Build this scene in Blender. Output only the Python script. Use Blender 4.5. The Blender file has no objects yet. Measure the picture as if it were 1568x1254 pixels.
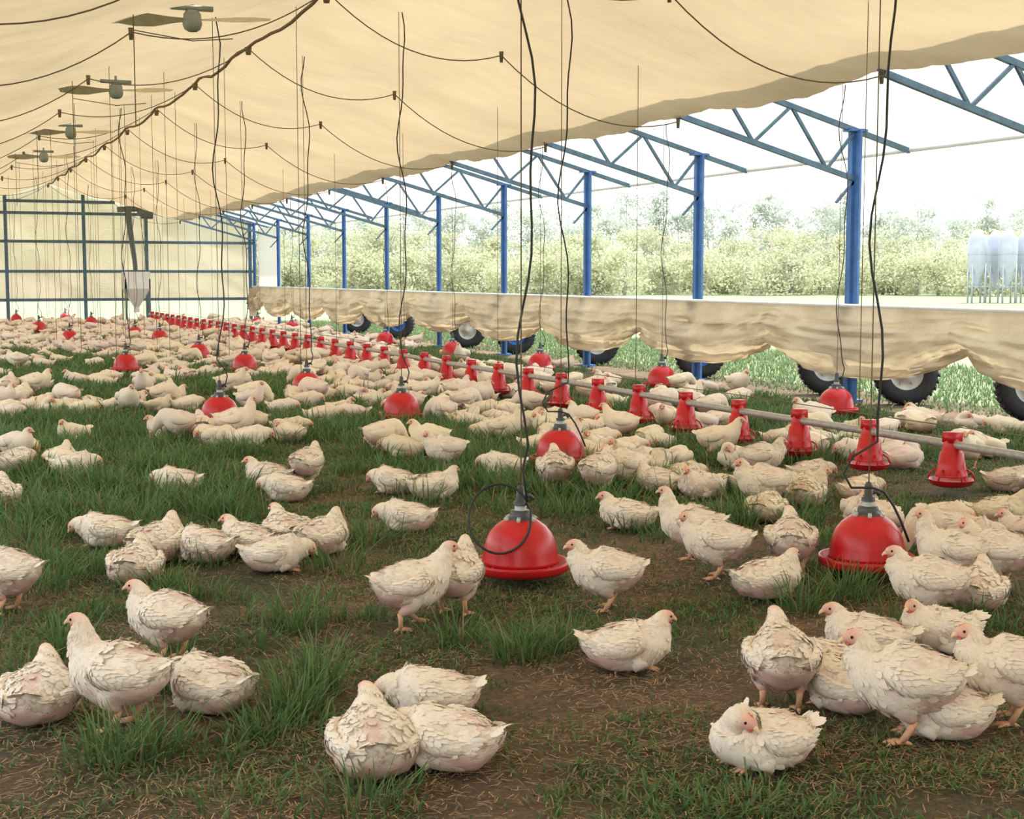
import bpy, math, random
import numpy as np
from mathutils import Vector, noise
random.seed(7); rng=np.random.default_rng(7)
scene=bpy.context.scene
try:
    scene.view_settings.view_transform='Standard'
except Exception as e: print(e)

# ---------------------------------------------------------------- camera
YAW=math.radians(22.68); PITCH=math.radians(5.38); H=1.5
cd=bpy.data.cameras.new('camera'); cam=bpy.data.objects.new('camera',cd)
scene.collection.objects.link(cam); scene.camera=cam
cam.location=(0,0,H); cam.rotation_euler=(math.pi/2-PITCH,0,-YAW)
cd.sensor_width=36; cd.lens=50; cd.clip_end=1500

def survey(px,py,z=0.0,push=0.0):
    """ground position (world X,Y at height z) surveyed from the photograph"""
    a=(px-784)/2178; b=(627-py)/2178
    F=Vector((math.sin(YAW)*math.cos(PITCH),math.cos(YAW)*math.cos(PITCH),-math.sin(PITCH)))
    R=Vector((math.cos(YAW),-math.sin(YAW),0)); U=R.cross(F)
    d=F+R*a+U*b; t=(z-H)/d.z
    x,y=d.x*t,d.y*t; l=math.hypot(x,y)
    return x+x/l*push,y+y/l*push

# ---------------------------------------------------------------- mesh helpers
class MB:
    def __init__(s): s.V=[];s.C=[];s.L=[];s.S=[];s.M=[];s.n=0
    def add(s,V,F,mat=0,col=(1,1,1)):
        V=np.asarray(V,float).reshape(-1,3); col=np.asarray(col,float)
        if col.ndim==1: col=np.tile(col,(len(V),1))
        s.V.append(V); s.C.append(col)
        for f in F:
            s.L.extend([i+s.n for i in f]); s.S.append(len(f)); s.M.append(mat)
        s.n+=len(V)
    def arrays(s):
        return (np.concatenate(s.V),np.array(s.L,dtype=np.int64),np.array(s.S,dtype=np.int64),np.array(s.M,dtype=np.int64),np.concatenate(s.C))
    def grid(s,G,mat=0,col=(1,1,1),wrap=False,caps=False):
        G=np.asarray(G,float); a,b=G.shape[:2]; F=[]
        for i in range(a-1):
            for j in range(b if wrap else b-1):
                k=(j+1)%b; F.append((i*b+j,i*b+k,(i+1)*b+k,(i+1)*b+j))
        if caps:
            F.append(tuple(range(b))[::-1]); F.append(tuple((a-1)*b+j for j in range(b)))
        c=np.asarray(col,float)
        if c.ndim==3: c=c.reshape(-1,3)
        elif c.ndim==2 and len(c)==a: c=np.repeat(c,b,axis=0)
        s.add(G.reshape(-1,3),F,mat,c)
    def tube(s,P,r,n=6,mat=0,col=(1,1,1)):
        P=np.asarray(P,float); m=len(P); r=np.broadcast_to(np.asarray(r,float),(m,))
        T=np.gradient(P,axis=0); T/=np.linalg.norm(T,axis=1,keepdims=True)+1e-12
        ref=np.array([0.,1,0]) if abs(T[0][1])<.8 else np.array([1.,0,0])
        A=np.cross(T[0],ref); A/=np.linalg.norm(A)
        G=[]
        th=np.arange(n)*2*math.pi/n
        for i in range(m):
            A=A-T[i]*A.dot(T[i]); A/=np.linalg.norm(A)+1e-12
            B=np.cross(T[i],A)
            G.append(P[i]+r[i]*(np.cos(th)[:,None]*A+np.sin(th)[:,None]*B))
        s.grid(G,mat,col,wrap=True,caps=True)
    def beam(s,a,b,w,h,mat=0,col=(1,1,1),up=(0,0,1)):
        a=np.array(a,float);b=np.array(b,float);t=b-a;t/=np.linalg.norm(t)
        up=np.array(up,float)
        if abs(t.dot(up))>.98: up=np.array([1.,0,0]) 
        x=np.cross(t,up);x/=np.linalg.norm(x);y=np.cross(x,t)
        V=[p+x*sx*w/2+y*sy*h/2 for p in (a,b) for sx,sy in ((-1,-1),(1,-1),(1,1),(-1,1))]
        s.add(V,[(0,3,2,1),(4,5,6,7),(0,1,5,4),(1,2,6,5),(2,3,7,6),(3,0,4,7)],mat,col)
    def lathe(s,prof,c=(0,0,0),n=32,mat=0,col=(1,1,1),R=None):
        th=np.arange(n)*2*math.pi/n
        G=np.array([[(r*math.cos(t),r*math.sin(t),z) for t in th] for r,z in prof])
        if R is not None: G=G@np.asarray(R).T
        s.grid(G+np.array(c),mat,col,wrap=True)
def mk(name,arr,mats,smooth=True,parent=None,link=True):
    V,L,S,M,C=arr
    me=bpy.data.meshes.new(name)
    me.vertices.add(len(V)); me.vertices.foreach_set('co',V.astype(np.float32).ravel())
    me.loops.add(len(L)); me.loops.foreach_set('vertex_index',L.astype(np.int32))
    me.polygons.add(len(S)); st=np.concatenate([[0],np.cumsum(S)[:-1]])
    me.polygons.foreach_set('loop_start',st.astype(np.int32))
    me.polygons.foreach_set('material_index',M.astype(np.int32))
    me.polygons.foreach_set('use_smooth',np.full(len(S),smooth))
    me.update(calc_edges=True)
    at=me.color_attributes.new('Col','FLOAT_COLOR','POINT')
    c4=np.ones((len(V),4),np.float32); c4[:,:3]=C; at.data.foreach_set('color',c4.ravel())
    for m in mats: me.materials.append(m)
    if not link: return me
    o=bpy.data.objects.new(name,me); scene.collection.objects.link(o)
    if parent: o.parent=parent
    return o
def empty(name,loc=(0,0,0)):
    e=bpy.data.objects.new(name,None); e.location=loc; scene.collection.objects.link(e); return e

# ---------------------------------------------------------------- materials
def newmat(name):
    m=bpy.data.materials.new(name); m.use_nodes=True; nt=m.node_tree
    b=nt.nodes['Principled BSDF']; return m,nt,b
def N(nt,t,**k):
    n=nt.nodes.new(t)
    for a,v in k.items(): setattr(n,a,v)
    return n
def noisecol(nt,scale,stops,detail=6,rough=.6,coord='Object',dist=0,vscale=None):
    tc=N(nt,'ShaderNodeTexCoord'); no=N(nt,'ShaderNodeTexNoise'); r=N(nt,'ShaderNodeValToRGB')
    no.inputs['Scale'].default_value=scale; no.inputs['Detail'].default_value=detail; no.inputs['Roughness'].default_value=rough
    no.inputs['Distortion'].default_value=dist
    if vscale:
        mp=N(nt,'ShaderNodeMapping'); mp.inputs['Scale'].default_value=vscale
        nt.links.new(tc.outputs[coord],mp.inputs[0]); nt.links.new(mp.outputs[0],no.inputs['Vector'])
    else: nt.links.new(tc.outputs[coord],no.inputs['Vector'])
    el=r.color_ramp.elements
    while len(el)<len(stops): el.new(.5)
    for e,(p,c) in zip(el,stops): e.position=p; e.color=(*c,1)
    nt.links.new(no.outputs['Fac'],r.inputs[0]); return r,no
def bump(nt,b,src,strength,dist=.02):
    bp=N(nt,'ShaderNodeBump'); bp.inputs['Strength'].default_value=strength; bp.inputs['Distance'].default_value=dist
    nt.links.new(src,bp.inputs['Height']); nt.links.new(bp.outputs[0],b.inputs['Normal']); return bp
def simple(name,col,rough=.5,metal=0,var=.15,scale=12,bumpv=.1):
    m,nt,b=newmat(name); c=np.array(col)
    r,no=noisecol(nt,scale,[(.3,tuple(c*(1-var))),(.7,tuple(np.minimum(c*(1+var),1)))])
    nt.links.new(r.outputs[0],b.inputs['Base Color']); b.inputs['Roughness'].default_value=rough; b.inputs['Metallic'].default_value=metal
    if bumpv: bump(nt,b,no.outputs['Fac'],bumpv,.01)
    return m
def fabric(name,c1,c2,tcol,mix,scale=.8,vs=(1,1,1),bs=.4):
    m=bpy.data.materials.new(name); m.use_nodes=True; nt=m.node_tree; nt.nodes.clear()
    out=N(nt,'ShaderNodeOutputMaterial'); d=N(nt,'ShaderNodeBsdfDiffuse'); t=N(nt,'ShaderNodeBsdfTranslucent'); mx=N(nt,'ShaderNodeMixShader')
    r,no=noisecol(nt,scale,[(.3,c1),(.7,c2)],detail=5)
    nt.links.new(r.outputs[0],d.inputs[0])
    mm=N(nt,'ShaderNodeMix',data_type='RGBA',blend_type='MULTIPLY'); mm.inputs[0].default_value=1
    nt.links.new(r.outputs[0],mm.inputs[6]); mm.inputs[7].default_value=(*tcol,1); nt.links.new(mm.outputs[2],t.inputs[0])
    mx.inputs[0].default_value=mix
    nt.links.new(d.outputs[0],mx.inputs[1]); nt.links.new(t.outputs[0],mx.inputs[2]); nt.links.new(mx.outputs[0],out.inputs[0])
    r2,n2=noisecol(nt,2.2,[(.3,(0,0,0)),(.7,(1,1,1))],detail=7,dist=1.2,vscale=vs)
    bp=N(nt,'ShaderNodeBump'); bp.inputs['Strength'].default_value=bs; bp.inputs['Distance'].default_value=.06
    nt.links.new(n2.outputs['Fac'],bp.inputs['Height']); nt.links.new(bp.outputs[0],d.inputs['Normal']); nt.links.new(bp.outputs[0],t.inputs['Normal'])
    return m
def attrmat(name,rough=.7,trans=0,var=.12,scale=60,bs=.2):
    m,nt,b=newmat(name)
    a=N(nt,'ShaderNodeAttribute',attribute_name='Col')
    r,no=noisecol(nt,scale,[(.3,(1-var,)*3),(.7,(1,1,1))])
    mm=N(nt,'ShaderNodeMix',data_type='RGBA',blend_type='MULTIPLY'); mm.inputs[0].default_value=1
    nt.links.new(a.outputs['Color'],mm.inputs[6]); nt.links.new(r.outputs[0],mm.inputs[7])
    nt.links.new(mm.outputs[2],b.inputs['Base Color']); b.inputs['Roughness'].default_value=rough
    b.inputs['Specular IOR Level'].default_value=.2
    if bs: bump(nt,b,no.outputs['Fac'],bs,.003)
    if trans:
        out=nt.nodes['Material Output']; t=N(nt,'ShaderNodeBsdfTranslucent'); mx=N(nt,'ShaderNodeMixShader'); mx.inputs[0].default_value=trans
        nt.links.new(mm.outputs[2],t.inputs[0]); nt.links.new(b.outputs[0],mx.inputs[1]); nt.links.new(t.outputs[0],mx.inputs[2]); nt.links.new(mx.outputs[0],out.inputs[0])
    return m

M_liner=fabric('tan_liner_fabric',(.64,.55,.41),(.84,.74,.57),(.45,.395,.305),.5,.45,(.5,1.8,1),1.0)
M_memb=fabric('white_roof_membrane',(.86,.86,.82),(.93,.93,.9),(.62,.61,.58),.5,.6,(1,1,1),.15)
M_curt=fabric('tan_curtain_fabric',(.60,.51,.39),(.86,.78,.63),(.70,.62,.48),.36,1.6,(1,.5,2.5),.6)
M_end=fabric('end_wall_fabric',(.76,.72,.60),(.86,.82,.70),(.64,.59,.48),.5,.7,(1,1,1),.5)
M_blue=simple('blue_painted_steel',(.06,.17,.44),.45,.1,.2,6)
M_teal=simple('weathered_blue_steel',(.09,.16,.24),.5,.1,.3,8)
M_red=simple('red_plastic',(.56,.010,.018),.3,0,.15,9,.03)
M_black=simple('black_rubber',(.022,.022,.025),.55,0,.3,20)
M_cord=simple('grey_cord',(.16,.13,.09),.8,0,.3,30)
M_rope=simple('brown_ridge_rope',(.20,.14,.08),.8,0,.3,30)
M_grey=simple('dark_grey_plastic',(.06,.07,.08),.4,0,.2,20)
M_clear=simple('pale_plastic',(.5,.52,.52),.3,0,.1,20)
M_galv=simple('galvanised_steel',(.40,.38,.36),.45,.3,.2,25)
M_white=simple('white_painted_metal',(.78,.8,.82),.4,.1,.08,5)
M_bin=simple('grain_bin_steel',(.36,.39,.44),.5,.0,.12,3)
M_tire=simple('tyre_rubber',(.02,.021,.024),.8,0,.3,25,.4)
M_hubblue=simple('blue_hub_paint',(.03,.16,.5),.4,0,.2,12)
M_hubwhite=simple('white_hub_paint',(.55,.54,.5),.5,0,.2,12)
M_fan=simple('fan_blade_metal',(.60,.54,.40),.5,.0,.15,10)
M_motor=simple('fan_motor_paint',(.28,.32,.31),.5,.0,.2,10)
M_chick=attrmat('broiler_plumage',.85,.0,.08,45,.2)
M_grass=attrmat('grass_blade',.55,.4,.2,30,0)
M_leaf=attrmat('tree_foliage',.9,.5,.1,.5,0)
M_straw=attrmat('dry_straw',.8,0,.2,40,0)
m,nt,b=newmat('trampled_pasture_soil'); M_ground=m
r1,n1=noisecol(nt,1.1,[(.34,(.085,.105,.042)),(.46,(.170,.130,.070)),(.60,(.31,.195,.120))],detail=9,rough=.7)
r2,n2=noisecol(nt,45,[(.3,(.4,.4,.4)),(.5,(.9,.9,.9)),(.72,(1.7,1.6,1.4))],detail=8,rough=.75)
mm=N(nt,'ShaderNodeMix',data_type='RGBA',blend_type='MULTIPLY'); mm.inputs[0].default_value=1
nt.links.new(r1.outputs[0],mm.inputs[6]); nt.links.new(r2.outputs[0],mm.inputs[7]); nt.links.new(mm.outputs[2],b.inputs['Base Color'])
b.inputs['Roughness'].default_value=.95; bump(nt,b,n2.outputs['Fac'],1.0,.04)
m,nt,b=newmat('sunlit_field_grass'); M_field=m
r1,n1=noisecol(nt,.35,[(.35,(.165,.205,.095)),(.65,(.23,.265,.145))],detail=9,rough=.7)
nt.links.new(r1.outputs[0],b.inputs['Base Color']); b.inputs['Roughness'].default_value=1; bump(nt,b,n1.outputs['Fac'],.4,.2)

# ---------------------------------------------------------------- building constants
XR=3.86; ZR=4.34; SL=.27; HW=6.34; Y0=14.0; DY=3.6; YN=Y0-DY*6; YF=Y0+9*DY
def zlin(x): return ZR-SL*abs(x-XR)
def ztop(x): return zlin(x)+.56
ty=[Y0+DY*k for k in range(-6,10)]; ty[0]+=.26; ty[-1]-=.28

mb=MB(); xs=np.linspace(-3.4,11.4,60); ys=np.linspace(YN-1,YF+1,200)
G=np.array([[(x,y,0.012*noise.noise(Vector((x*.8,y*.8,0)))-.008) for x in xs] for y in ys]); mb.grid(G)
mk('floor',mb.arrays(),[M_ground])
mb=MB(); xs=np.concatenate([[-300,-100,-30],np.linspace(-3.4,11.4,3),[20,40,80,160,400]]); ys=np.array([-200,-60,-20,0,20,50,100,200,400,600.])
mb.grid([[(x,y,-.03) for x in xs] for y in ys]); mk('field_ground',mb.arrays(),[M_field])

def liner_z(x,y):
    z=zlin(x)
    ph=(y-Y0)/DY; s=math.sin(math.pi*ph)**2
    z-=.07*s
    d=abs(x-XR); z-=.06*math.sin(math.pi*min(d/1.9,2))**2
    z+=.035*noise.noise(Vector((x*.9+y*.5,y*1.1,3)))+.02*noise.noise(Vector((x*3.+y*1.5,y*.9,9)))
    if x>XR: z+=.02*noise.noise(Vector((x*1.0-y*.6,y*5+x*3,4)))*min(1,d/3)
    return z
mb=MB(); xs=np.linspace(XR-4.01,XR+4.01,97); ys=np.arange(YN,YF+.01,.09)
mb.grid([[(x,y,liner_z(x,y)) for x in xs] for y in ys]); mk('ceiling',mb.arrays(),[M_liner])
for nm,sg in (('roof_membrane_right',1),('roof_membrane_left',-1)):
    mb=MB(); ds=np.linspace(3.85,7.14,14); ys=np.arange(YN-.3,YF+.31,.6)
    mb.grid([[(XR+sg*d,y,ztop(XR+sg*d)+.04-.03*math.sin(math.pi*(y-Y0)/DY)**2) for d in ds] for y in ys]); mk(nm,mb.arrays(),[M_memb])
mb=MB(); pts=[]
for y in np.arange(YN+.1,YF-.1,.45): pts.append((XR+.01*math.sin(y*3),y,liner_z(XR,y)-.035))
mb.tube(pts,.02,6)
for y in ty:
    mb.tube([(XR,y,ZR-.06),(XR,y,ZR-.15)],[.045,.03],7)
mk('ridge_cable',mb.arrays(),[M_rope])
for y in ty:
    mb=MB()
    for sg in (1,-1):
        P=lambda d,f:(XR+sg*d,y,f(XR+sg*d))
        mb.beam(P(3.9,ztop),P(7.12,ztop),.05,.06); mb.beam(P(4.0,zlin),P(HW,zlin),.05,.06)
        nodes=np.arange(3.95,6.5,.5)
        up=True
        for a,c in zip(nodes[:-1],nodes[1:]):
            f1,f2=(zlin,ztop) if up else (ztop,zlin)
            mb.beam(P(a,f1),P(min(c,HW),f2),.035,.035); up=not up
        mb.beam((XR+sg*(HW-.25),y,zlin(XR+HW)-.28),(XR+sg*HW,y,zlin(XR+HW)-.02),.03,.03)
    mk('roof_truss',mb.arrays(),[M_teal],smooth=False)
    for sg in (1,-1):
        mb=MB(); x=XR+sg*HW
        for off in (-.055,.055): mb.beam((x,y+off,0),(x,y+off,ztop(x)),.13,.03)
        mb.beam((x,y,0),(x,y,ztop(x)),.03,.1)
        mb.beam((x-.12,y,.02),(x+.12,y,.02),.2,.03); mb.beam((x-.12,y,ztop(x)),(x+.12,y,ztop(x)-.0),.16,.03)
        mk('side_post',mb.arrays(),[M_blue],smooth=False)
for nm,sg in (('eave_rail_right',1),('eave_rail_left',-1)):
    mb=MB(); mb.tube([(XR+sg*7.12,YN-.3,ztop(XR+7.12)+.01),(XR+sg*7.12,YF+.3,ztop(XR+7.12)+.01)],.03,8); mk(nm,mb.arrays(),[M_white])

for nm,sg in (('side_curtain_right',1),('side_curtain_left',-1)):
    mb=MB(); x0=XR+sg*(HW-.10); G=[]
    for y in np.arange(YN+.3,YF-.4,.045):
        ph=(y-15.5)/DY; fr=ph-math.floor(ph); sc=(4*fr*(1-fr))**.75
        kk=math.floor(ph); am=1+.35*noise.noise(Vector((kk*3.7,.3,sg)))
        sc2=abs(math.sin(math.pi*(ph*2+.15)))*.25
        zb=.72-.34*sc*am-.03*sc2+.02*noise.noise(Vector((y*2.3,0,5)))
        row=[]
        for k in range(27):
            s=k/20; q=s*1.0+.45*sc*s
            w=noise.noise(Vector((y*.55,q*7,1)))*.13+noise.noise(Vector((y*1.3+q,q*15,7)))*.065+noise.noise(Vector((y*3.5,q*4,2)))*.05*(1-sc)
            bul=.05+.17*math.sin(math.pi*min(s,1)*.8)**1.5*(.3+.7*sc)
            if s<=1:
                row.append((x0-sg*(bul*min(1,s*2)+w*min(1,s*3.5)),y,1.13+(zb-1.13)*s-.03*math.sin(math.pi*s)*sc))
            else:
                a=(s-1)*20/6*math.pi*1.3; r=.045+.04*sc
                row.append((x0-sg*(bul+w-r+r*math.cos(a)),y,zb-r*math.sin(a)))
        G.append(row)
    mb.grid(G); o=mk(nm,mb.arrays(),[M_curt])
    mb=MB(); mb.tube([(x0-sg*.02,YN+.3,1.15),(x0-sg*.02,YF-.4,1.15)],.022,8); mb.tube([(x0+sg*.1,YN+.3,.86),(x0+sg*.1,YF-.4,.86)],.03,8); mk('curtain_rail'+('_right' if sg>0 else '_left'),mb.arrays(),[M_white])
def endwall(nm,y,sg):
    e=empty(nm,(XR,y,0)); 
    mb=MB(); xs=np.linspace(-HW,HW,91); G=[]
    for k in range(25):
        s=k/24; G.append([(x,sg*(.05+.05*noise.noise(Vector((x*1.3,s*4,2)))+.03*noise.noise(Vector((x*2+s*9,s*3,6)))),.73+(ZR+.5-SL*abs(x)-.73)*s) for x in xs])
    mb.grid(G); mk('fabric_panel',mb.arrays(),[M_end],parent=e)
    mb=MB(); f=-.07*sg
    for x in (-HW,-1.26,1.04,2.94,HW-.1): mb.beam((x,f,0),(x,f,ZR+.5-SL*abs(x)),.10,.08,up=(0,1,0))
    for z,a,c in ((.75,-HW,HW),(1.63,-HW,HW),(2.55,-HW,HW),(3.42,-HW+2.2,HW-3.4),(3.78,-1.26,2.0)): mb.beam((a,f,z),(c,f,z),.07,.09)
    mb.beam((-HW,f,ZR+.5-SL*HW),(0,f,ZR+.5),.06,.07); mb.beam((0,f,ZR+.5),(HW,f,ZR+.5-SL*HW),.06,.07)
    mk('steel_frame',mb.arrays(),[M_teal],smooth=False,parent=e)
endwall('wall_far',YF,1); endwall('wall_near',YN,-1)
mb=MB(); mb.grid([[(XR+HW+.12,y,z) for y in np.linspace(YF-DY+.2,YF-.3,8)] for z in np.linspace(1.0,3.0,8)]); mk('wall_right',mb.arrays(),[M_memb])
mb=MB()
G=[[(XR+HW-.25+.12*math.sin(t*7+k)*.5,YF-1.4+t*1.0,.2+.9*k/8) for t in np.linspace(0,1,12)] for k in range(9)]
mb.grid(G); mk('bunched_curtain',mb.arrays(),[M_curt])

mb=MB()
for y in ty[3:]:
    for a,c,sag in ((0,1.87,.28),(1.87,3.98,.30),(0,-1.9,.22),(-1.9,-3.9,.25)):
        pts=[]
        for t in np.linspace(0,1,14):
            x=XR+a+(c-a)*t; pts.append((x,y+.02*math.sin(t*5),liner_z(XR+a,y)*(1-t)+liner_z(XR+c,y)*t-.05-sag*4*t*(1-t)))
        mb.tube(pts,.0065,5)
    for a in (1.87,3.98,-1.9):
        z=liner_z(XR+a,y); mb.tube([(XR+a,y,z-.01),(XR+a,y,z-.12)],[.026,.018],6)
mk('overhead_cable_swags',mb.arrays(),[M_cord])

# ---------------------------------------------------------------- bell drinkers
Rv=np.array([math.cos(YAW),-math.sin(YAW),0]); Fv=np.array([-math.sin(YAW),-math.cos(YAW),0])
def bell(x,y,z0=.06,hose='loop',zc=None,detail=True,sc=1.0):
    mb=MB(); n=40 if detail else 20
    prof=[(.0,.272),(.03,.272),(.05,.262),(.085,.25),(.125,.222),(.155,.185),(.172,.145),(.181,.10),(.186,.058),(.19,.045),(.184,.04),(.17,.05)]
    mb.lathe([(r*sc,z*sc) for r,z in prof],n=n)
    tray=[(.10,.012),(.17,.0),(.222,.002),(.236,.014),(.240,.04),(.236,.052),(.228,.05),(.222,.024),(.205,.014),(.15,.02)]
    mb.lathe([(r*sc,z*sc) for r,z in tray],n=n)
    for k in range(4):
        a=k*math.pi/2+.4; mb.beam((.16*math.cos(a),.16*math.sin(a),.05),(.21*math.cos(a),.21*math.sin(a),.02),.012,.02)
    mb.lathe([(.0,.30),(.048,.30),(.052,.285),(.052,.268),(.066,.266),(.066,.254)],n=20,mat=1)
    mb.lathe([(.0,.335),(.028,.335),(.03,.30)],n=16,mat=2)
    for k in range(6):
        a=k*math.pi/3; mb.beam((.06*math.cos(a),.06*math.sin(a),.262),(.08*math.cos(a),.08*math.sin(a),.25),.018,.03,mat=2)
    mb.lathe([(.0,.42),(.012,.42),(.020,.405),(.022,.345),(.034,.343),(.034,.325)],n=14,mat=1)
    mb.tube([(.0,0,.36),(.05,0,.37),(.065,0,.35)],.011,7,mat=1)
    top=(zc if zc else zlin(x)-.05)-z0
    mb.tube([(0,0,.42),(0.003,0,.6),(0,0,top)],.0035,5,mat=3)
    seed=x*3+y; P=[]
    zs=np.linspace(top,.62,26)
    for z in zs:
        f=min(1,(top-z)/.3); w=.035*math.sin(z*3.1+seed)*f+.02*math.sin(z*7+seed*2)*f
        P.append(np.array([0,0,z])+Rv*(w+.03)+np.array([0,.02*math.sin(z*4+seed),0]))
    if hose=='loop':
        P.append(Rv*.01+np.array([0,0,.5])); 
        for a in np.linspace(.5,2*math.pi-.25,24): P.append(Rv*(-.10+.15*math.cos(a))+Fv*(.04+.17*(1-math.sin(a))/2)+np.array([0,0,.28+.155*math.sin(a)]))
        P.append(Fv*.07+Rv*.05+np.array([0,0,.31])); P.append(np.array([0.02,-.02,.34]))
    elif hose=='side':
        for a,bb in ((-.10,.55),(-.14,.47),(-.10,.40),(0,.40),(.06,.38),(.11,.31),(.15,.23),(.19,.13)): P.append(Rv*a+Fv*.06+np.array([0,0,bb]))
    else:
        for a,bb in ((.06,.52),(.08,.46),(.06,.38),(.03,.35)): P.append(Rv*a+np.array([0,0,bb]))
    mb.tube(P,.0065 if detail else .0055,6,mat=4)
    o=mk('bell_drinker',mb.arrays(),[M_red,M_grey,M_clear,M_cord,M_black]); o.location=(x,y,z0); return o
allbells=[]
for i,(px,py) in enumerate(((797,887),(1327,878),(858,713),(337,650),(615,642),(470,604),(375,569),(193,569),(305,550),(107,525),(1280,634),(1013,592),(827,567),(693,546),(590,528),(207,518),(245,524),(25,495),(60,508),(100,492),(140,500),(447,508),(395,500))):
    x,y=survey(px,py,.06,.2); allbells.append((x,y))
    bell(x,y,.06,'loop' if i==0 else 'side' if i in(1,2) else 'x',zc=zlin(x)+.5 if x>8 else None,detail=i<8)

# ---------------------------------------------------------------- pan feeder line
XP=6.5; ZP=.345
e=empty('pan_feeder_line',(XP,0,0))
mb=MB(); mb.tube([(0,y,ZP+.006*math.sin(y)) for y in np.arange(3.5,44.5,.9)],.03,10); mk('auger_pipe',mb.arrays(),[M_galv],parent=e)
mb=MB(); mb.tube([(0,y,ZP+.13+.004*math.sin(y*2)) for y in np.arange(3.5,44.5,.9)],.004,5)
for k in range(12):
    y=5.2+3.6*k; mb.tube([(0,y,ZP),(0,y,zlin(XP)-.1)],.0035,5)
mk('suspension_cords',mb.arrays(),[M_cord],parent=e)
mb=MB(); pans=[]
for k in range(-4,42):
    y=7.75+.915*k
    if y>44.2: break
    n=16 if k<14 else 10; pans.append(y)
    c=(0,y,0); 
    mb.lathe([(.0,.435),(.03,.43),(.042,.41),(.046,.39),(.062,.345),(.068,.30),(.078,.298),(.094,.20),(.106,.145),(.110,.14),(.108,.13)],c,n=n)
    mb.beam((-.05,y,.40),(.05,y,.40),.09,.07)
    mb.lathe([(.04,.075),(.09,.062),(.135,.075),(.155,.108),(.159,.113),(.153,.113),(.13,.088),(.06,.08)],c,n=n+4)
    for q in range(6):
        a=q*math.pi/3+.3; ca,sa=math.cos(a),math.sin(a)
        mb.tube([(.10*ca,y+.10*sa,.18),(.135*ca,y+.135*sa,.16),(.155*ca,y+.155*sa,.111)],.007,4)
mk('feed_pans',mb.arrays(),[M_red],parent=e)
mb=MB(); e=empty('feed_hopper',(6.25,44.9,0))
mb.add([(sx*w,sy*w,z) for z,w in ((1.62,.38),(1.1,.38),(.55,.08),(.38,.08)) for sx,sy in ((-1,-1),(1,-1),(1,1),(-1,1))],
 [(a*4+j,a*4+(j+1)%4,a*4+4+(j+1)%4,a*4+4+j) for a in range(3) for j in range(4)])
mk('hopper_body',mb.arrays(),[M_white],smooth=False,parent=e)
mb=MB(); mb.tube([(-.2,-.1,3.6),(-.15,0,3.0),(-.02,0,1.95),(0,0,1.6)],[.09,.09,.07,.07],10)
mb.beam((-.5,0,3.50),(.45,0,3.55),.16,.16); mb.beam((.1,0,3.45),(.5,0,3.45),.25,.2); mb.tube([(.2,0,3.36),(.55,0,3.36)],.13,12)
for sx in (-.36,.36):
    for sy in (-.36,.36): mb.beam((sx,sy,0),(sx,sy,1.4),.04,.04)
mk('drop_tube_and_motor',mb.arrays(),[simple('auger_motor_paint',(.12,.15,.16),.5)],smooth=False,parent=e)
mb=MB(); 
for sx in (-.36,.36): mb.tube([(sx,0,1.6),(sx*.4,0,3.55)],.008,5)
mk('hanger_cords',mb.arrays(),[M_cord],parent=e)

for y in (12.7,17.8,23.2,28.2):
    mb=MB(); x=2.3; z=3.69
    mb.lathe([(.0,.10),(.05,.10),(.075,.07),(.085,-.02),(.07,-.06),(.04,-.08),(0,-.085)],n=18,mat=1)
    mb.tube([(0,0,.1),(0,0,zlin(x)-z-.04)],.015,7,mat=1)
    mb.beam((-.18,0,.12),(.18,0,.12),.05,.04,mat=1)
    for a in (0,math.pi):
        d=np.array([math.cos(a-YAW),math.sin(a-YAW),0]); pe=np.array([-d[1],d[0],0]); G=[]
        for t,w in ((.06,.03),(.18,.05),(.36,.10),(.52,.095),(.68,.04)):
            G.append([d*t+pe*w*q+np.array([0,0,.02+.04*q*w/.1]) for q in (-1,-.3,.3,1)])
        mb.grid(G,0)
    mb.tube([(-.5,0,-.10),(-.5,.0,-.9)],.005,5,mat=2); mb.tube([(-.5,0,-.1),(0,0,-.16),(.35,0,-.12)],.005,5,mat=2); mb.tube([(-.5,0,-.1),(-.5,0,.1)],.005,5,mat=2)
    o=mk('ceiling_fan',mb.arrays(),[M_fan,M_motor,M_cord]); o.location=(x,y,z)
mb=MB()
for x,y0 in ((2.0,16),(2.9,18),(3.6,14.2),(3.2,21)):
    for k in range(6):
        y=y0+3.6*k
        if y<44: mb.tube([(x,y,zlin(x)-.1),(x,y,.5)],.0035,5)
mk('winch_drop_cords',mb.arrays(),[M_cord])

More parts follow.
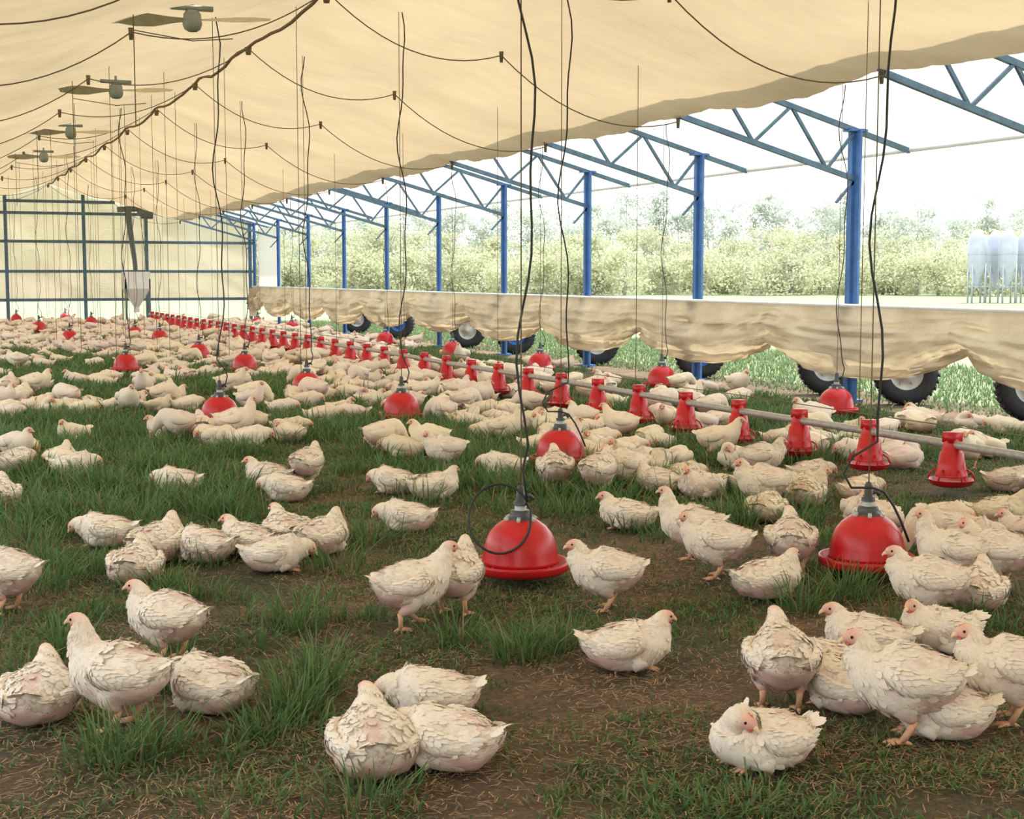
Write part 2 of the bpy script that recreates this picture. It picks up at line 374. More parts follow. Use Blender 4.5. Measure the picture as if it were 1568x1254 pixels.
def wheel(x,y,rz,blue,r=.36):
    mb=MB(); w=.12
    R=np.array([[0,0,1],[0,1,0],[-1,0,0]])
    pr=[(.19,-w*.7),(.24,-w),(.31,-w*1.05),(.345,-w*.85),(.36,-w*.5),(.352,-w*.1),(.36,0),(.352,w*.1),(.36,w*.5),(.345,w*.85),(.31,w*1.05),(.24,w),(.19,w*.7)]
    mb.lathe([(a*r/.36,b) for a,b in pr],n=36,mat=0,R=R)
    for k in range(28):
        a=k*2*math.pi/28; c=np.array([0,math.cos(a),math.sin(a)])*(r+.004); t=np.array([0,-math.sin(a),math.cos(a)])
        mb.beam(c+np.array([-w*.9,0,0])+t*.02,c+np.array([0,0,0])-t*.02,.025,.02,mat=0,up=c); mb.beam(c+np.array([w*.9,0,0])+t*.02,c-t*.02,.025,.02,mat=0,up=c)
    for s in (-1,1):
        mb.lathe([(.2,s*w*.75),(.195,s*w*.5),(.15,s*w*.25),(.11,s*w*.3),(.09,s*w*.6),(.05,s*w*.62),(.045,s*w*.9),(0,s*w*.95)],n=28,mat=1,R=R)
        for q in range(6):
            a=q*math.pi/3; p=np.array([s*w*.3,.13*math.cos(a),.13*math.sin(a)]); mb.tube([p,p+np.array([s*.03,0,0])],.012,6,mat=2)
    mb.beam((w*1.3,0,0),(w*1.3,0,.45),.05,.05,mat=3); mb.beam((-w*1.3,0,.42),(w*1.5,0,.42),.06,.05,mat=3); mb.tube([(0,0,.42),(0,0,.62)],.03,8,mat=3)
    mb.tube([(w*1.3,0,0),(0,0,0)],.03,8,mat=3)
    o=mk('support_wheel',mb.arrays(),[M_tire,M_hubblue if blue else M_hubwhite,M_galv,M_blue]); o.location=(x,y,r+.0); o.rotation_euler=(0,0,rz)
for y,bl in ((11.5,0),(13.55,0),(15.1,0),(18.3,1),(21.75,0),(25.3,1),(27.9,0),(32.55,1),(36.0,0)):
    wheel(10.66,y,math.radians(60),bl)

# ---------------------------------------------------------------- chickens
def cr(P,t):
    P=np.asarray(P,float); k=len(P); t=np.atleast_1d(np.clip(t,0,k-1-1e-6)); i=t.astype(int); f=(t-i)[:,None]
    p0=P[np.maximum(i-1,0)];p1=P[i];p2=P[np.minimum(i+1,k-1)];p3=P[np.minimum(i+2,k-1)]
    return .5*((2*p1)+(-p0+p2)*f+(2*p0-5*p1+4*p2-p3)*f*f+(-p0+3*p1-3*p2+p3)*f**3)
def surf(P,t,a):
    q=cr(P,t)[0]; d=cr(P,t+.05)[0][:3]-cr(P,t-.05)[0][:3]; d/=np.linalg.norm(d)+1e-9
    h=q[5]; side=np.array([-math.sin(h),math.cos(h),0]); up=np.cross(d,side); up/=np.linalg.norm(up)+1e-9
    return q[:3]+side*math.cos(a)*q[3]+up*math.sin(a)*q[4]
CREAM=np.array([.90,.81,.71]); YEL=np.array([.87,.73,.53]); PINK=np.array([.62,.35,.32]); LEG=np.array([.78,.45,.29])
HEADS={
 'stand':[(.130,0,.255,.064,.066,0),(.141,0,.296,.043,.047,0),(.145,0,.33,.033,.036,0),(.154,0,.356,.026,.028,0),(.178,0,.360,.019,.020,0),(.191,0,.355,.008,.009,0)],
 'walk': [(.138,0,.250,.064,.066,0),(.160,0,.285,.043,.047,0),(.174,0,.312,.033,.036,0),(.188,0,.334,.026,.028,0),(.213,0,.335,.019,.020,0),(.228,0,.329,.008,.009,0)],
 'low':  [(.128,0,.240,.068,.070,0),(.140,0,.267,.050,.052,0),(.147,.004,.288,.037,.040,.1),(.159,.010,.306,.027,.029,.25),(.182,.018,.306,.019,.020,.3),(.196,.022,.300,.008,.009,.3)],
 'peck': [(.140,0,.200,.064,.068,0),(.174,0,.172,.046,.048,0),(.200,0,.135,.034,.036,0),(.216,0,.100,.026,.028,0),(.229,0,.077,.020,.021,0),(.236,0,.062,.008,.009,0)],
 'sit':  [(.124,0,.138,.070,.070,0),(.136,0,.160,.050,.053,0),(.144,.004,.180,.038,.040,.15),(.156,.012,.196,.027,.029,.35),(.178,.022,.196,.019,.020,.4),(.191,.028,.190,.008,.009,.4)],
 'sit_turn':[(.108,.006,.143,.068,.068,.2),(.114,.022,.158,.050,.052,.7),(.112,.042,.168,.038,.040,1.3),(.106,.062,.172,.028,.029,1.9),(.094,.083,.164,.020,.021,2.0),(.088,.095,.156,.008,.009,2.0)],
 'huddle':[(.125,0,.110,.066,.066,0),(.150,0,.116,.050,.050,0),(.168,0,.122,.038,.040,0),(.186,0,.118,.028,.029,0),(.203,0,.102,.020,.021,0),(.212,0,.090,.008,.009,0)],
}
def sphere(c,r,n,m):
    V=[];F=[]
    for i in range(m+1):
        ph=math.pi*i/m
        for j in range(n):
            th=2*math.pi*j/n; V.append((c[0]+r*math.sin(ph)*math.cos(th),c[1]+r*math.sin(ph)*math.sin(th),c[2]+r*math.cos(ph)))
    for i in range(m):
        for j in range(n): F.append((i*n+j,(i+1)*n+j,(i+1)*n+(j+1)%n,i*n+(j+1)%n))
    return V,F
def chicken(pose,lod):
    sit=pose in('sit','sit_turn','huddle'); rr=random.Random(len(pose)*7+lod)
    B=[(-.168,0,.232,.006,.006,0),(-.142,0,.220,.044,.034,0),(-.106,0,.200,.084,.070,0),(-.050,0,.184,.110,.096,0),(.028,0,.184,.115,.108,0),(.092,0,.208,.096,.098,0)]
    dz=0
    if sit:
        dz=-.098
        B=[(x,y,z+dz,w*1.06,h*.92,hh) for x,y,z,w,h,hh in B]
        B[1]=(-.142,0,.108,.050,.034,0);B[2]=(-.106,0,.090,.096,.066,0);B[3]=(-.050,0,.080,.124,.084,0);B[4]=(.028,0,.084,.126,.090,0);B[5]=(.092,0,.104,.102,.088,0)
    P=np.array(B+HEADS[pose]); K=len(P)
    mb=MB()
    def lump(p):
        return .014*noise.noise(Vector(p)*10+Vector((len(pose),0,0)))+.006*noise.noise(Vector(p)*30)
    def shade(p,t):
        c=CREAM.copy()
        yy=max(0,min(1,(t-6)/3)); c=c*(1-.35*yy)+YEL*.35*yy
        zl=p[2]-dz
        nz=noise.noise(Vector(p)*14)*.04
        f=max(0,min(1,(-p[0]-.015+nz)/.05))*max(0,min(1,(.185-zl+nz)/.035))
        f=max(f,.5*max(0,min(1,(.114-zl+nz)/.03)))
        f=max(f,.95*math.exp(-((p[0]+.07)/.05)**2-((zl-.158)/.032)**2))
        f=max(f,.8*math.exp(-((p[1]-.01)/.026)**2)*(1 if -.13<p[0]<-.02 and zl>.2 else 0))
        f=max(f,.9*max(0,min(1,noise.noise(Vector(p)*20+Vector((3,len(pose),1)))*3-.75))*(1 if t<5 else 0))
        f2=max(0,min(1,(t-8.7)/.8)); 
        c=c*(1-.75*f)+PINK*.75*f
        c=c*(1-.8*f2)+np.array([.79,.39,.32])*.8*f2
        return c,f
    nring,ns=(50,24) if lod==0 else ((24,12) if lod==1 else (15,8))
    ts=np.linspace(0,K-1,nring); G=[];C=[]
    for t in ts:
        row=[];cc_=[]
        ce=cr(P,t)[0][:3]
        for j in range(ns):
            a=2*math.pi*j/ns; p=surf(P,t,a)
            if t<8: 
                dr=p-ce; dr/=np.linalg.norm(dr)+1e-6; p=p+dr*lump(p)
            if sit: p[2]=max(p[2],.004)
            row.append(p); cc_.append(shade(p,t)[0])
        G.append(row);C.append(cc_)
    mb.grid(G,0,np.array(C),wrap=True,caps=True)
    def feather(p,d,n,L,W,col,lift=.18):
        s=np.cross(n,d); s/=np.linalg.norm(s)+1e-9
        f=lambda u,v,h:p+d*L*u+s*W*v+n*(h*L)
        V=[f(0,0,-.06),f(.45,-.5,-.03+lift*.2),f(.45,0,.03+lift*.3),f(.45,.5,-.03+lift*.2),f(.8,-.38,-.02+lift*.4),f(.8,0,.02+lift*.5),f(.8,.38,-.02+lift*.4),f(1,0,lift*.5)]
        cc=np.array([col*.98]+[col*.99]*3+[col]*4)
        mb.add(V,[(0,1,2),(0,2,3),(1,4,5,2),(2,5,6,3),(4,7,5),(5,7,6)],0,cc)
    def fuzz(p,d,n,L,W,col,lift):
        s=np.cross(n,d); s/=np.linalg.norm(s)+1e-9
        mb.add([p-s*W/2-n*.002,p+s*W/2-n*.002,p+d*L*.6+n*L*lift*.6+s*W*.35,p+d*L+n*L*lift],[(0,1,2,3)],0,np.array([col*.98,col*.98,col,col]))
    def onbody(t,a):
        p=surf(P,t,a); pb=surf(P,t-.12,a); pa=surf(P,t,a+.12); d=pb-p; l=np.linalg.norm(d)
        if l<1e-5: return None
        if l<.12*.012: return None
        if d.dot(cr(P,t-.12)[0][:3]-cr(P,t)[0][:3])<0: return None
        d/=l; n=np.cross(pa-p,d); n/=np.linalg.norm(n)+1e-9; ce=cr(P,t)[0][:3]
        if n.dot(p-ce)<0: n=-n
        dr=p-ce; dr/=np.linalg.norm(dr)+1e-6
        if t<8: p=p+dr*lump(p)
        return p,d,n
    if lod==0:
        for _ in range(420):
            t=rr.uniform(.8,8.4); r_=onbody(t,rr.uniform(0,6.283))
            if r_ is None: continue
            p,d,n=r_
            if sit and p[2]<.02: continue
            c,f=shade(p,t)
            if rr.random()<f*.95: continue
            L=(.042 if t<5 else .028 if t<6.8 else .017)*rr.uniform(.7,1.2); y=rr.random()*.15
            c=c*rr.uniform(.97,1.03)*(1-y)+YEL*y
            d=d+np.cross(n,d)*rr.uniform(-.5,.5); d/=np.linalg.norm(d)
            feather(p,d,n,L,L*.6,np.minimum(c,.95),lift=rr.uniform(.0,.14) if t<5 or t>7 else 0)
        for _ in range(2300):
            t=rr.uniform(.6,9.2); 
            if t>5.8 and rr.random()<.3: continue
            a=rr.uniform(0,6.283); r_=onbody(t,a)
            if r_ is None: continue
            p,d,n=r_
            if sit and p[2]<.012: continue
            c,f=shade(p,t)
            if rr.random()<f*.85: continue
            k=1 if t<5 else .6
            d=d+np.cross(n,d)*rr.uniform(-.7,.7); d/=np.linalg.norm(d)
            fuzz(p,d,n,.023*k*rr.uniform(.7,1.2),.0055*k,np.minimum(c*rr.uniform(.98,1.04),.95),rr.uniform(.05,.42 if t<5 else .2))
    zs=dz
    for s in (1,-1):
        wk=1.06 if sit else 1
        Wp=np.array([(.075,s*.086*wk,.232+zs,.006,.016,0),(.048,s*.106*wk,.220+zs,.018,.034,0),(0,s*.116*wk,.204+zs,.019,.040,0),(-.052,s*.106*wk,.196+zs,.016,.033,0),(-.102,s*.082*wk,.196+zs,.010,.020,0),(-.136,s*.054*wk,.203+zs,.003,.007,0)])
        nn,mm_=(16,10) if lod==0 else ((9,8) if lod==1 else (6,6))
        G=[[surf(Wp,t,2*math.pi*j/mm_) for j in range(mm_)] for t in np.linspace(0,5,nn)]
        mb.grid(G,0,CREAM*.99,wrap=True,caps=True)
        if lod==0:
            for qi,t in enumerate(np.arange(.4,4.7,.34)):
                for j in range(6):
                    a=math.radians(-75+28*j+(14 if qi%2 else 0)+rr.uniform(-8,8))
                    if s<0: a=math.pi-a
                    p=surf(Wp,t,a); d=surf(Wp,t+.15,a)-p; d/=np.linalg.norm(d)+1e-9
                    n=p-cr(Wp,t)[0][:3]; n[1]*=2; n/=np.linalg.norm(n)
                    L=(.028+.007*t)*rr.uniform(.85,1.1); y=rr.random()*.10; c=(CREAM*(1-y)+YEL*y)*rr.uniform(.98,1.04)
                    feather(p,d,n,L,L*.52,np.minimum(c,.95),lift=rr.uniform(.0,.06))
            for j in range(4):
                p=np.array([-.050-.010*j,s*(.108-.004*j)*wk,.176+.010*j+zs]); d=np.array([-1,-s*.30,.03+.06*j]); d/=np.linalg.norm(d)
                feather(p,d,np.array([0,s*1.,.1]),.078,.020,CREAM*.98,lift=.03)
    for j in range(9 if lod==0 else 3):
        k=(j-(4 if lod==0 else 1))/(4 if lod==0 else 1)
        p=np.array([-.132,.026*k,.222+zs]); d=np.array([-1,.45*k,.38-.15*abs(k)]); d/=np.linalg.norm(d)
        n=np.array([.5,k*.5,1]); n/=np.linalg.norm(n); feather(p,d,n,.066*rr.uniform(.8,1.1),.032 if lod==0 else .05,CREAM,lift=.02)
    e=P[-1]; pr=P[-2]; hd=e[:3]-pr[:3]; hd/=np.linalg.norm(hd); hh=e[5]; side=np.array([-math.sin(hh),math.cos(hh),0]); up=np.cross(hd,side)
    hc=P[-3][:3]*.35+P[-2][:3]*.65
    bp=e[:3]-hd*.004
    mb.tube([bp,bp+hd*.010,bp+hd*.020-up*.003,bp+hd*.024-up*.008],[.0095,.0075,.004,.001],7 if lod<2 else 4,0,np.array([.86,.64,.42]))
    for s in (1,-1):
        mb.add(*sphere(hc+side*s*.0205+up*.005,.0052 if lod<2 else .006,6,4),0,(.03,.02,.015))
        mb.add(*sphere(bp-up*.017+side*s*.005-hd*.004,.0068,6,4),0,(.70,.16,.14))
    cb=P[-3][:3]+up*.023; G=[]
    for i in range(6):
        t=i/5; base=cb+hd*(.034*t-.006)-up*(.004*t); hgt=(.009+.004*(i%2))*math.sin(math.pi*(t*.8+.1))
        G.append([base+side*.005-up*.006,base+up*hgt,base-side*.005-up*.006])
    mb.grid(G,0,(.74,.22,.18))
    if not sit:
        for s in (1,-1):
            st=(.06*s if pose=='walk' else .012*s)
            y=s*.058
            mb.tube([(.0,y*.85,.165),(.012+st*.2,y*1.05,.128),(.008+st*.3,y*1.1,.105),(-.014+st*.5,y*1.08,.084),(-.022+st*.6,y*1.06,.074)],[.055,.050,.036,.020,.014],10 if lod==0 else 6,0,
                    np.array([CREAM,CREAM*.97,PINK*.5+CREAM*.5,PINK*.7+CREAM*.3,LEG]))
            ax=(st*1.0+.004,y*1.06,.013)
            mb.tube([(-.022+st*.6,y*1.06,.078),(-.014+st*.7,y*1.06,.05),ax],[.0135,.0105,.011],8 if lod==0 else 5,0,LEG)
            for a,Lt in ((0,.052),(.55,.045),(-.55,.045),(math.pi,.024)):
                d=np.array([math.cos(a),math.sin(a),0]); b0=np.array(ax); b0[2]=.012
                mb.tube([b0,b0+d*Lt*.5+np.array([0,0,-.002]),b0+d*Lt+np.array([0,0,-.006]),b0+d*(Lt+.008)+np.array([0,0,-.009])],[.0090,.0075,.005,.001],6 if lod==0 else 4,0,LEG)
    else:
        for s in (1,-1):
            for a in (0,.5,-.5):
                d=np.array([math.cos(a),math.sin(a),0]); b0=np.array([.08,s*.045,.012])
                mb.tube([b0,b0+d*.03,b0+d*.055+np.array([0,0,-.006])],[.008,.006,.002],5,0,LEG)
            mb.tube([(.03,s*.084,.06),(.055,s*.096,.035),(.03,s*.100,.02)],[.04,.032,.015],8,0,CREAM*.97)
    return mb.arrays()
POSES=list(HEADS)
T0={p:chicken(p,0) for p in POSES}; T1={p:chicken(p,1) for p in POSES}; T2={p:chicken(p,2) for p in POSES}
meshes={p:mk('broiler_'+p,T0[p],[M_chick],link=False) for p in POSES}
FG=[(62,1108,95,'sit',1),(190,1122,168,'stand',1),(262,1018,160,'low',.95),(325,1092,150,'huddle',1),(575,1190,100,'sit',1.05),(690,1180,160,'huddle',1.0),
(665,1105,185,'huddle',.95),(625,965,25,'walk',1.0),(695,945,70,'low',1.0),(932,938,175,'low',.97),(955,1028,0,'sit',1),(1195,1095,85,'low',1),(1270,1062,150,'sit',1),
(1170,1180,200,'sit_turn',1.0),(1390,1140,165,'low',1.08),(1295,1092,130,'huddle',.95),(1442,1132,170,'huddle',1),(1442,1000,200,'sit',1),(1550,1112,170,'low',1.0),
(1335,1015,165,'sit',1),(1425,957,165,'low',1.0),(1462,905,168,'stand',1),(1170,918,20,'sit',1),(1100,888,170,'low',1),(1210,885,80,'low',1),(1062,858,165,'stand',1),
(965,812,170,'sit',1),(850,757,90,'low',1),(772,730,180,'huddle',1),(915,762,60,'low',1),(957,752,200,'low',1),(1012,757,150,'sit',1),(625,815,172,'huddle',1.0),
(605,757,160,'huddle',1),(662,766,20,'sit',1),(683,722,200,'low',.95),(490,850,60,'sit',1.05),(420,877,10,'huddle',1),(383,852,150,'sit',.95),(315,862,160,'huddle',1),(240,862,70,'sit',1.1),
(208,895,90,'sit',1),(165,838,180,'huddle',1),(440,838,120,'sit',1),(470,747,70,'low',.95),(415,748,170,'sit',1),(440,768,170,'huddle',1),(275,757,172,'huddle',1),
(12,942,172,'low',1),(112,730,10,'huddle',1),(22,724,60,'huddle',1),(0,780,100,'sit',1),(1530,905,150,'low',1),(1495,935,60,'sit',1)]
placed=[]; FGW=[]
for px,py,an,po,sc in FG:
    x,y=survey(px,py,0,.05)
    FGW.append((round(x,3),round(y,3),an-23,po,sc)); placed.append((x,y))
for x,y,an,po,sc in FGW:
    o=bpy.data.objects.new('broiler_chicken',meshes[po]); scene.collection.objects.link(o)
    o.location=(x,y,0); o.rotation_euler=(0,0,math.radians(an)); o.scale=(sc,sc,sc)
def dens(x,y):
    n=noise.noise(Vector((x*.35,y*.35,0)))
    if abs(x-6.45)<.42 and y<16: return 0
    if 4.75<x<7.6 and y>5.8: 
        if y>14: return 3.6
        return 5.5 if 5.2<x<7.4 else 3.2
    if y>27: return 3.4 if n>-.15 else .8
    if x>7.6: return 1.2 if n>-.05 else .2
    if y>20: 
        if x<3: return .3
        return 2.2 if n>-.05 else .6
    if y>15.5: return 2.0 if n>.08 else .12
    return 0
cells={}
def ok(x,y,r):
    cx,cy=int(x/.3),int(y/.3)
    for i in (-1,0,1):
        for j in (-1,0,1):
            for p in cells.get((cx+i,cy+j),()):
                if (p[0]-x)**2+(p[1]-y)**2<r*r: return False
    return True
def put(x,y): cells.setdefault((int(x/.3),int(y/.3)),[]).append((x,y))
for p in placed: put(*p)
for bx,by in allbells:
    for a in range(8): put(bx+.15*math.cos(a),by+.15*math.sin(a))
fl=[]
for px,py,n,sp in ((25,615,5,30),(25,638,4,35),(100,634,6,45),(180,630,3,25),(150,587,4,35),(250,587,3,30),(265,608,2,15),(280,672,3,30),(345,682,4,38),(370,668,2,20),(455,674,2,14),(118,680,1,5),
    (410,628,4,30),(470,624,3,20),(520,642,3,30),(600,694,3,22),(640,696,3,25),(350,602,3,20),(720,620,6,45),(650,604,6,40),(560,594,8,50),(500,588,6,40),(60,560,3,30),(20,705,4,25),(115,722,2,25)):
    for _ in range(n):
        for q in range(12):
            x,y=survey(px+random.uniform(-sp,sp),py+random.uniform(-7,7))
            if ok(x,y,.22): put(x,y); fl.append((x,y)); break
area=11.8*40.0; NT=int(area*7.5*1.6)
for _ in range(NT):
    x=random.uniform(-2.2,9.6); y=random.uniform(5.8,45.8)
    if random.random()*7.5>dens(x,y): continue
    if ok(x,y,.26): put(x,y); fl.append((x,y))
ALL=[[],[],[],[],[]]; off=0
def inst(T,x,y,a,s):
    global off
    V,L,S,M,C=T; c,n=math.cos(a),math.sin(a)
    W=np.empty_like(V); W[:,0]=(V[:,0]*c-V[:,1]*n)*s+x; W[:,1]=(V[:,0]*n+V[:,1]*c)*s+y; W[:,2]=V[:,2]*s
    tint=1-rng.random()*.12; cc=C*tint; cc=cc*np.array([1,1-.05*rng.random(),1-.14*rng.random()])
    for l,v in zip(ALL,(W,L+off,S,M,cc)): l.append(v)
    off+=len(V)
wts=[.02,.03,.09,.08,.26,.14,.44]
for x,y in fl:
    d=math.hypot(x,y); po=random.choices(POSES,wts)[0]
    T=(T0 if d<11 else T1 if d<20 else T2)[po]
    a=random.choice([math.radians(157),random.uniform(0,6.28),math.radians(-20),random.uniform(0,6.28)])+random.uniform(-.5,.5)
    inst(T,x,y,a,random.uniform(.92,1.08))
mk('chicken_flock',tuple(np.concatenate(l) for l in ALL),[M_chick])

# ---------------------------------------------------------------- grass
def blades(name,base,h,w,lean,leandir,col,mat,smooth=False):
    n=len(base); th=leandir; sd=th+math.pi/2+rng.normal(0,.5,n)
    side=np.stack([np.cos(sd),np.sin(sd),np.zeros(n)],1); ld=np.stack([np.cos(th),np.sin(th),np.zeros(n)],1)
    V=np.empty((n,7,3)); C=np.empty((n,7,3))
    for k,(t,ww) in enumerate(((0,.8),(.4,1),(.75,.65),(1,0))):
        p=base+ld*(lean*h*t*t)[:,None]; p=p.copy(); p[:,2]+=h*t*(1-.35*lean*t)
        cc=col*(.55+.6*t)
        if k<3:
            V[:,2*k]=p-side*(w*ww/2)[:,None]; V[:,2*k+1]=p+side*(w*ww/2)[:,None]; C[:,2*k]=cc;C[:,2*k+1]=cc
        else: V[:,6]=p; C[:,6]=cc
    o=np.arange(n)[:,None]*7
    L=np.concatenate([o+[0,1,3,2],o+[2,3,5,4],o+[4,5,6]],1).ravel()
    S=np.tile([4,4,3],n); M=np.zeros(3*n,int)
    return mk(name,(V.reshape(-1,3),L,S,M,np.minimum(C.reshape(-1,3),1)),[mat],smooth=smooth)
G1=np.array([.090,.205,.068]); G2=np.array([.21,.34,.13]); G3=np.array([.38,.33,.18])
def gcol(n,dry=.08):
    a=rng.random(n)[:,None]; c=G1*(1-a)+G2*a; m=rng.random(n)<dry; c[m]=G3; return c
tc=[]
for px,py,hh,nb,rad in ((450,1095,.24,140,.14),(490,1060,.28,110,.10),(180,1165,.2,140,.18),(240,1150,.2,80,.13),(270,1060,.24,60,.07),(800,1005,.2,150,.18),(860,990,.2,80,.15),(450,965,.22,140,.16),
    (560,1235,.16,100,.2),(420,1120,.14,90,.2),(960,810,.2,120,.2),(1285,915,.22,160,.2),(1230,935,.2,90,.16),(60,905,.2,120,.25),(90,1000,.20,90,.16),(30,1040,.2,60,.14),(520,870,.2,120,.25),
    (100,790,.24,150,.3),(560,830,.2,130,.25),(700,985,.18,70,.14),(1380,960,.2,80,.2),(330,780,.22,130,.3),(560,700,.26,170,.4),(760,640,.28,150,.5),(700,660,.3,150,.5),(1150,1240,.12,70,.2),(380,1240,.12,80,.25),(240,910,.18,100,.2),(1040,1240,.10,60,.2)):
    x,y=survey(px,py); tc.append((x,y,hh,nb,rad,1.0))
for _ in range(11500):
    x=random.uniform(-2.4,9.9); y=random.uniform(2.7,36); 
    az=math.degrees(math.atan2(x,y))
    if az<1 or az>46: continue
    n=noise.noise(Vector((x*.55,y*.4,5)))+.5*noise.noise(Vector((x*1.7,y*1.4,8)))
    th=.36 if y<6.8 else (.08 if y<8.5 else (-.28 if y<27 else .0))
    if 4.9<x<7.4 and y>6: th=.2
    if x>7.6: th=-.15
    if n+random.gauss(0,.12)<th: continue
    if y<8.5 and random.random()<.4: continue
    hh=random.uniform(.09,.17) if y<7 else random.uniform(.14,.28)
    if y>14: hh*=.85
    if x>8.8: hh*=.6
    d=math.hypot(x,y); tc.append((x,y,hh,int(40 if d<9 else 34 if d<16 else 18),.12 if d<9 else .22,1 if d<9 else 1.5 if d<16 else 2.8))
Bs=[];Hs=[];Ws=[];Ls=[];Ts=[]
for x,y,hh,nb,rad,wf in tc:
    r=rad*np.sqrt(rng.random(nb))*rng.random(nb)**.3; a=rng.random(nb)*2*math.pi
    Bs.append(np.stack([x+r*np.cos(a),y+r*np.sin(a),np.full(nb,-.01)],1)); Hs.append(hh*rng.uniform(.45,1.1,nb)); Ws.append(wf*rng.uniform(.004,.0085,nb)); Ls.append(rng.uniform(.15,1.0,nb)); Ts.append(a+rng.normal(0,.7,nb))
base=np.concatenate(Bs); n=len(base)
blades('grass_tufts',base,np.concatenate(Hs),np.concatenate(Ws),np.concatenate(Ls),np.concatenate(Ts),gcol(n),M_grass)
n0=380000
xx=rng.uniform(-1,9,n0); 
yy=2.6+ (rng.random(n0)**1.5)*13.5
az=np.degrees(np.arctan2(xx,yy)); k=(az>1)&(az<46); xx=xx[k];yy=yy[k]
nz=np.array([noise.noise(Vector((a*1.0,b*1.0,2)))+.7*noise.noise(Vector((a*3,b*3,4)))+.5*noise.noise(Vector((a*9,b*9,4))) for a,b in zip(xx,yy)])
k=nz*.9+rng.normal(0,.26,len(nz))>np.where(yy<7.5,.12,-.15); xx=xx[k];yy=yy[k]; n=len(xx)
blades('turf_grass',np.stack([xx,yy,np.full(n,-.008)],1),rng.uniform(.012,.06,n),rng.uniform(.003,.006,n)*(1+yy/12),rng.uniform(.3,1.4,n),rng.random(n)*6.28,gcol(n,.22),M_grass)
n=150000; xx=rng.uniform(-.5,7,n); yy=2.6+rng.random(n)**1.3*8; 
nz=np.array([noise.noise(Vector((a*1.2,b*1.2,12))) for a,b in zip(xx,yy)]); k=nz+rng.normal(0,.3,n)>-.05; xx=xx[k];yy=yy[k];n=len(xx)
c=np.array([.50,.32,.19])*rng.uniform(.35,1.15,n)[:,None]; a=rng.random(n)*6.28
L=rng.uniform(.010,.050,n)/2; d=np.stack([np.cos(a),np.sin(a),rng.uniform(-.1,.25,n)],1)*L[:,None]; s=np.stack([-np.sin(a),np.cos(a),np.zeros(n)],1)*.0014
ce=np.stack([xx,yy,rng.uniform(.002,.014,n)],1); V=np.stack([ce-d-s,ce-d+s,ce+d+s,ce+d-s],1)
mk('straw_litter',(V.reshape(-1,3),np.arange(4*n),np.full(n,4),np.zeros(n,int),np.repeat(c,4,axis=0)),[M_straw],smooth=False)
n=40000; xx=rng.uniform(10.5,16,n); yy=rng.uniform(9,46,n)
blades('verge_grass',np.stack([xx,yy,np.full(n,-.03)],1),rng.uniform(.05,.14,n),rng.uniform(.012,.022,n),rng.uniform(.2,.9,n),rng.random(n)*6.28,gcol(n)*.75+np.array([.04,.03,.02]),M_grass)

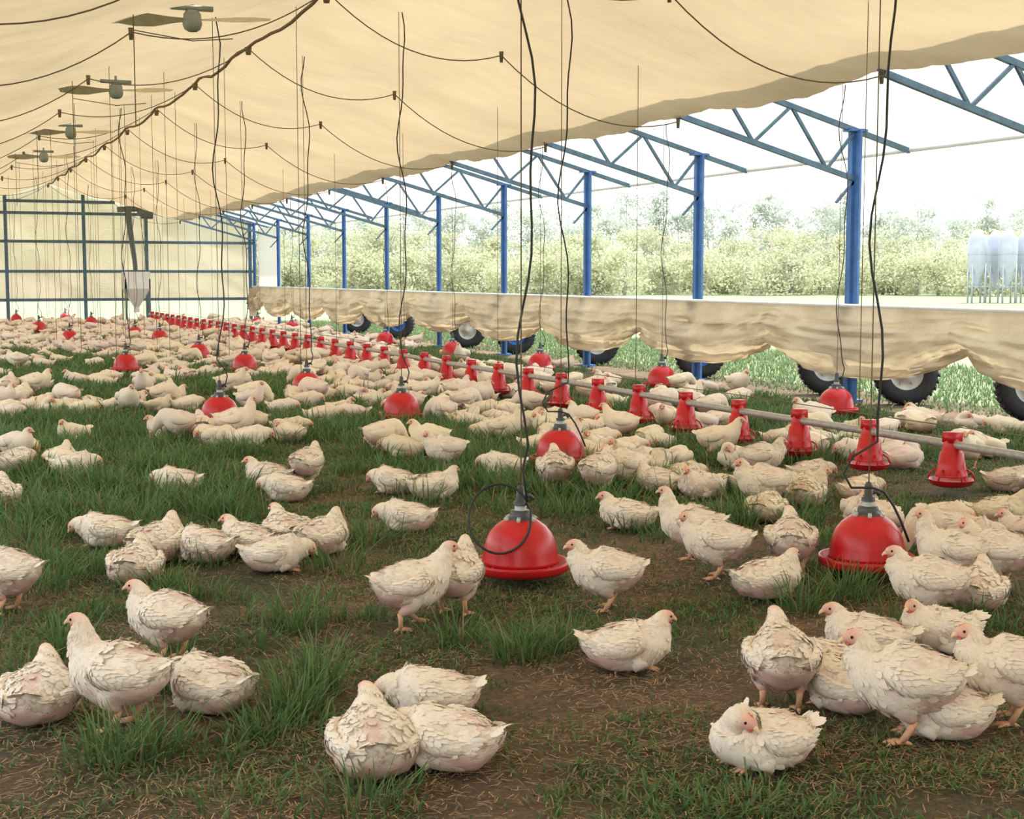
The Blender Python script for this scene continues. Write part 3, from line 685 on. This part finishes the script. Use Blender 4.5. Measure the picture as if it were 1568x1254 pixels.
# ---------------------------------------------------------------- trees
TV=[];TC=[];tr=MB()
for row,(dist,cnt,hm) in enumerate(((116,80,3.2),(126,64,5.4),(138,56,7.6),(154,64,9.6))):
    for k in range(cnt):
        az=math.radians(-4+62*(k+random.uniform(-.45,.45))/cnt); d=dist+random.uniform(-5,5)
        cx,cy=d*math.sin(az),d*math.cos(az); h=hm*random.uniform(.68,1.12); w=random.uniform(1.6,3.4)
        if row>=2 and random.random()<.25: h*=1.15; w*=.6
        tr.tube([(cx,cy,-.1),(cx+.2,cy,h*.4),(cx-.1,cy,h*.9)],[.16,.11,.03],6)
        base_c=(np.array([.50,.51,.33]) if row<2 else np.array([.46,.50,.42]))*random.uniform(.92,1.08)  # distance haze painted into the pale leaf colour, greyer for the back rows
        nq=26 if row<2 else 30
        for q in range(nq):
            u=random.random()**.8; lo=.02 if row<2 else .2
            zc=h*(lo+(.97-lo)*u); ww=w*(1-((u-.35)/.75)**2)**.5 if abs((u-.35)/.75)<1 else .3
            a=random.random()*6.28; rr_=random.random()**.5
            bx,by=cx+ww*math.cos(a)*rr_,cy+ww*math.sin(a)*rr_
            if random.random()<.3: tr.tube([(cx,cy,zc*.8),(bx,by,zc)],[.05,.02],4)
            m=70; rad=random.uniform(.35,.95)
            pc=np.array([bx,by,zc])+rng.normal(0,1,(m,3))*np.array([rad*.7,rad*.7,rad*.5]); pc[:,2]=np.maximum(pc[:,2],.1)
            g=rng.normal(0,1,(m,3)); g/=np.linalg.norm(g,axis=1,keepdims=True)
            e1=rng.normal(0,1,(m,3)); e1/=np.linalg.norm(e1,axis=1,keepdims=True); e2=np.cross(e1,g); e2/=np.linalg.norm(e2,axis=1,keepdims=True)+1e-9
            s=rng.uniform(.07,.18,(m,1)); TV.append(np.stack([pc-e1*s,pc-e2*s*.6,pc+e1*s,pc+e2*s*.6],1))
            TC.append(np.tile(base_c*random.uniform(.94,1.06),(m*4,1)))
V=np.concatenate(TV).reshape(-1,3); n=len(V)//4
e=empty('tree_line'); mk('foliage',(V,np.arange(4*n),np.full(n,4),np.zeros(n,int),np.concatenate(TC)),[M_leaf],smooth=False,parent=e)
mk('trunks',tr.arrays(),[simple('bark',(.42,.38,.32),.9)],parent=e)
for k in range(4):
    az=math.radians(40.7+.55*k+(.1 if k%2 else 0)); d=84+1.5*(k%2); mb=MB()
    mb.lathe([(0,4.1),(.12,4.08),(.52,3.6),(.52,2.0),(.1,1.0),(.08,.8)],n=20)
    for q in range(4):
        a=q*math.pi/2+.4; mb.beam((.5*math.cos(a),.5*math.sin(a),0),(.5*math.cos(a),.5*math.sin(a),2.2),.07,.07); a2=a+math.pi/2
        mb.beam((.5*math.cos(a),.5*math.sin(a),.9),(.5*math.cos(a2),.5*math.sin(a2),.9),.05,.05)
    mb.lathe([(.54,2.7),(.54,2.76)],n=20)
    o=mk('grain_bin',mb.arrays(),[M_bin]); o.location=(d*math.sin(az),d*math.cos(az),-.03)

# ---------------------------------------------------------------- light
w=bpy.data.worlds.new('overcast_bright_sky'); scene.world=w; w.use_nodes=True; nt=w.node_tree
bg=nt.nodes['Background']; tc_=N(nt,'ShaderNodeTexCoord'); sx=N(nt,'ShaderNodeSeparateXYZ'); rp=N(nt,'ShaderNodeValToRGB')
nt.links.new(tc_.outputs['Generated'],sx.inputs[0]); nt.links.new(sx.outputs['Z'],rp.inputs[0])
rp.color_ramp.elements[0].color=(1,.99,.96,1); rp.color_ramp.elements[1].color=(.76,.86,1,1); rp.color_ramp.elements[1].position=.8
nt.links.new(rp.outputs[0],bg.inputs[0]); bg.inputs[1].default_value=3.1
sd=bpy.data.lights.new('sun','SUN'); sd.energy=8; sd.angle=math.radians(2.5); sd.color=(1,.96,.90)
so=bpy.data.objects.new('sun',sd); scene.collection.objects.link(so)
dv=Vector((.45,.25,1.0)); so.rotation_euler=dv.to_track_quat('Z','Y').to_euler(); so.location=(20,10,40)
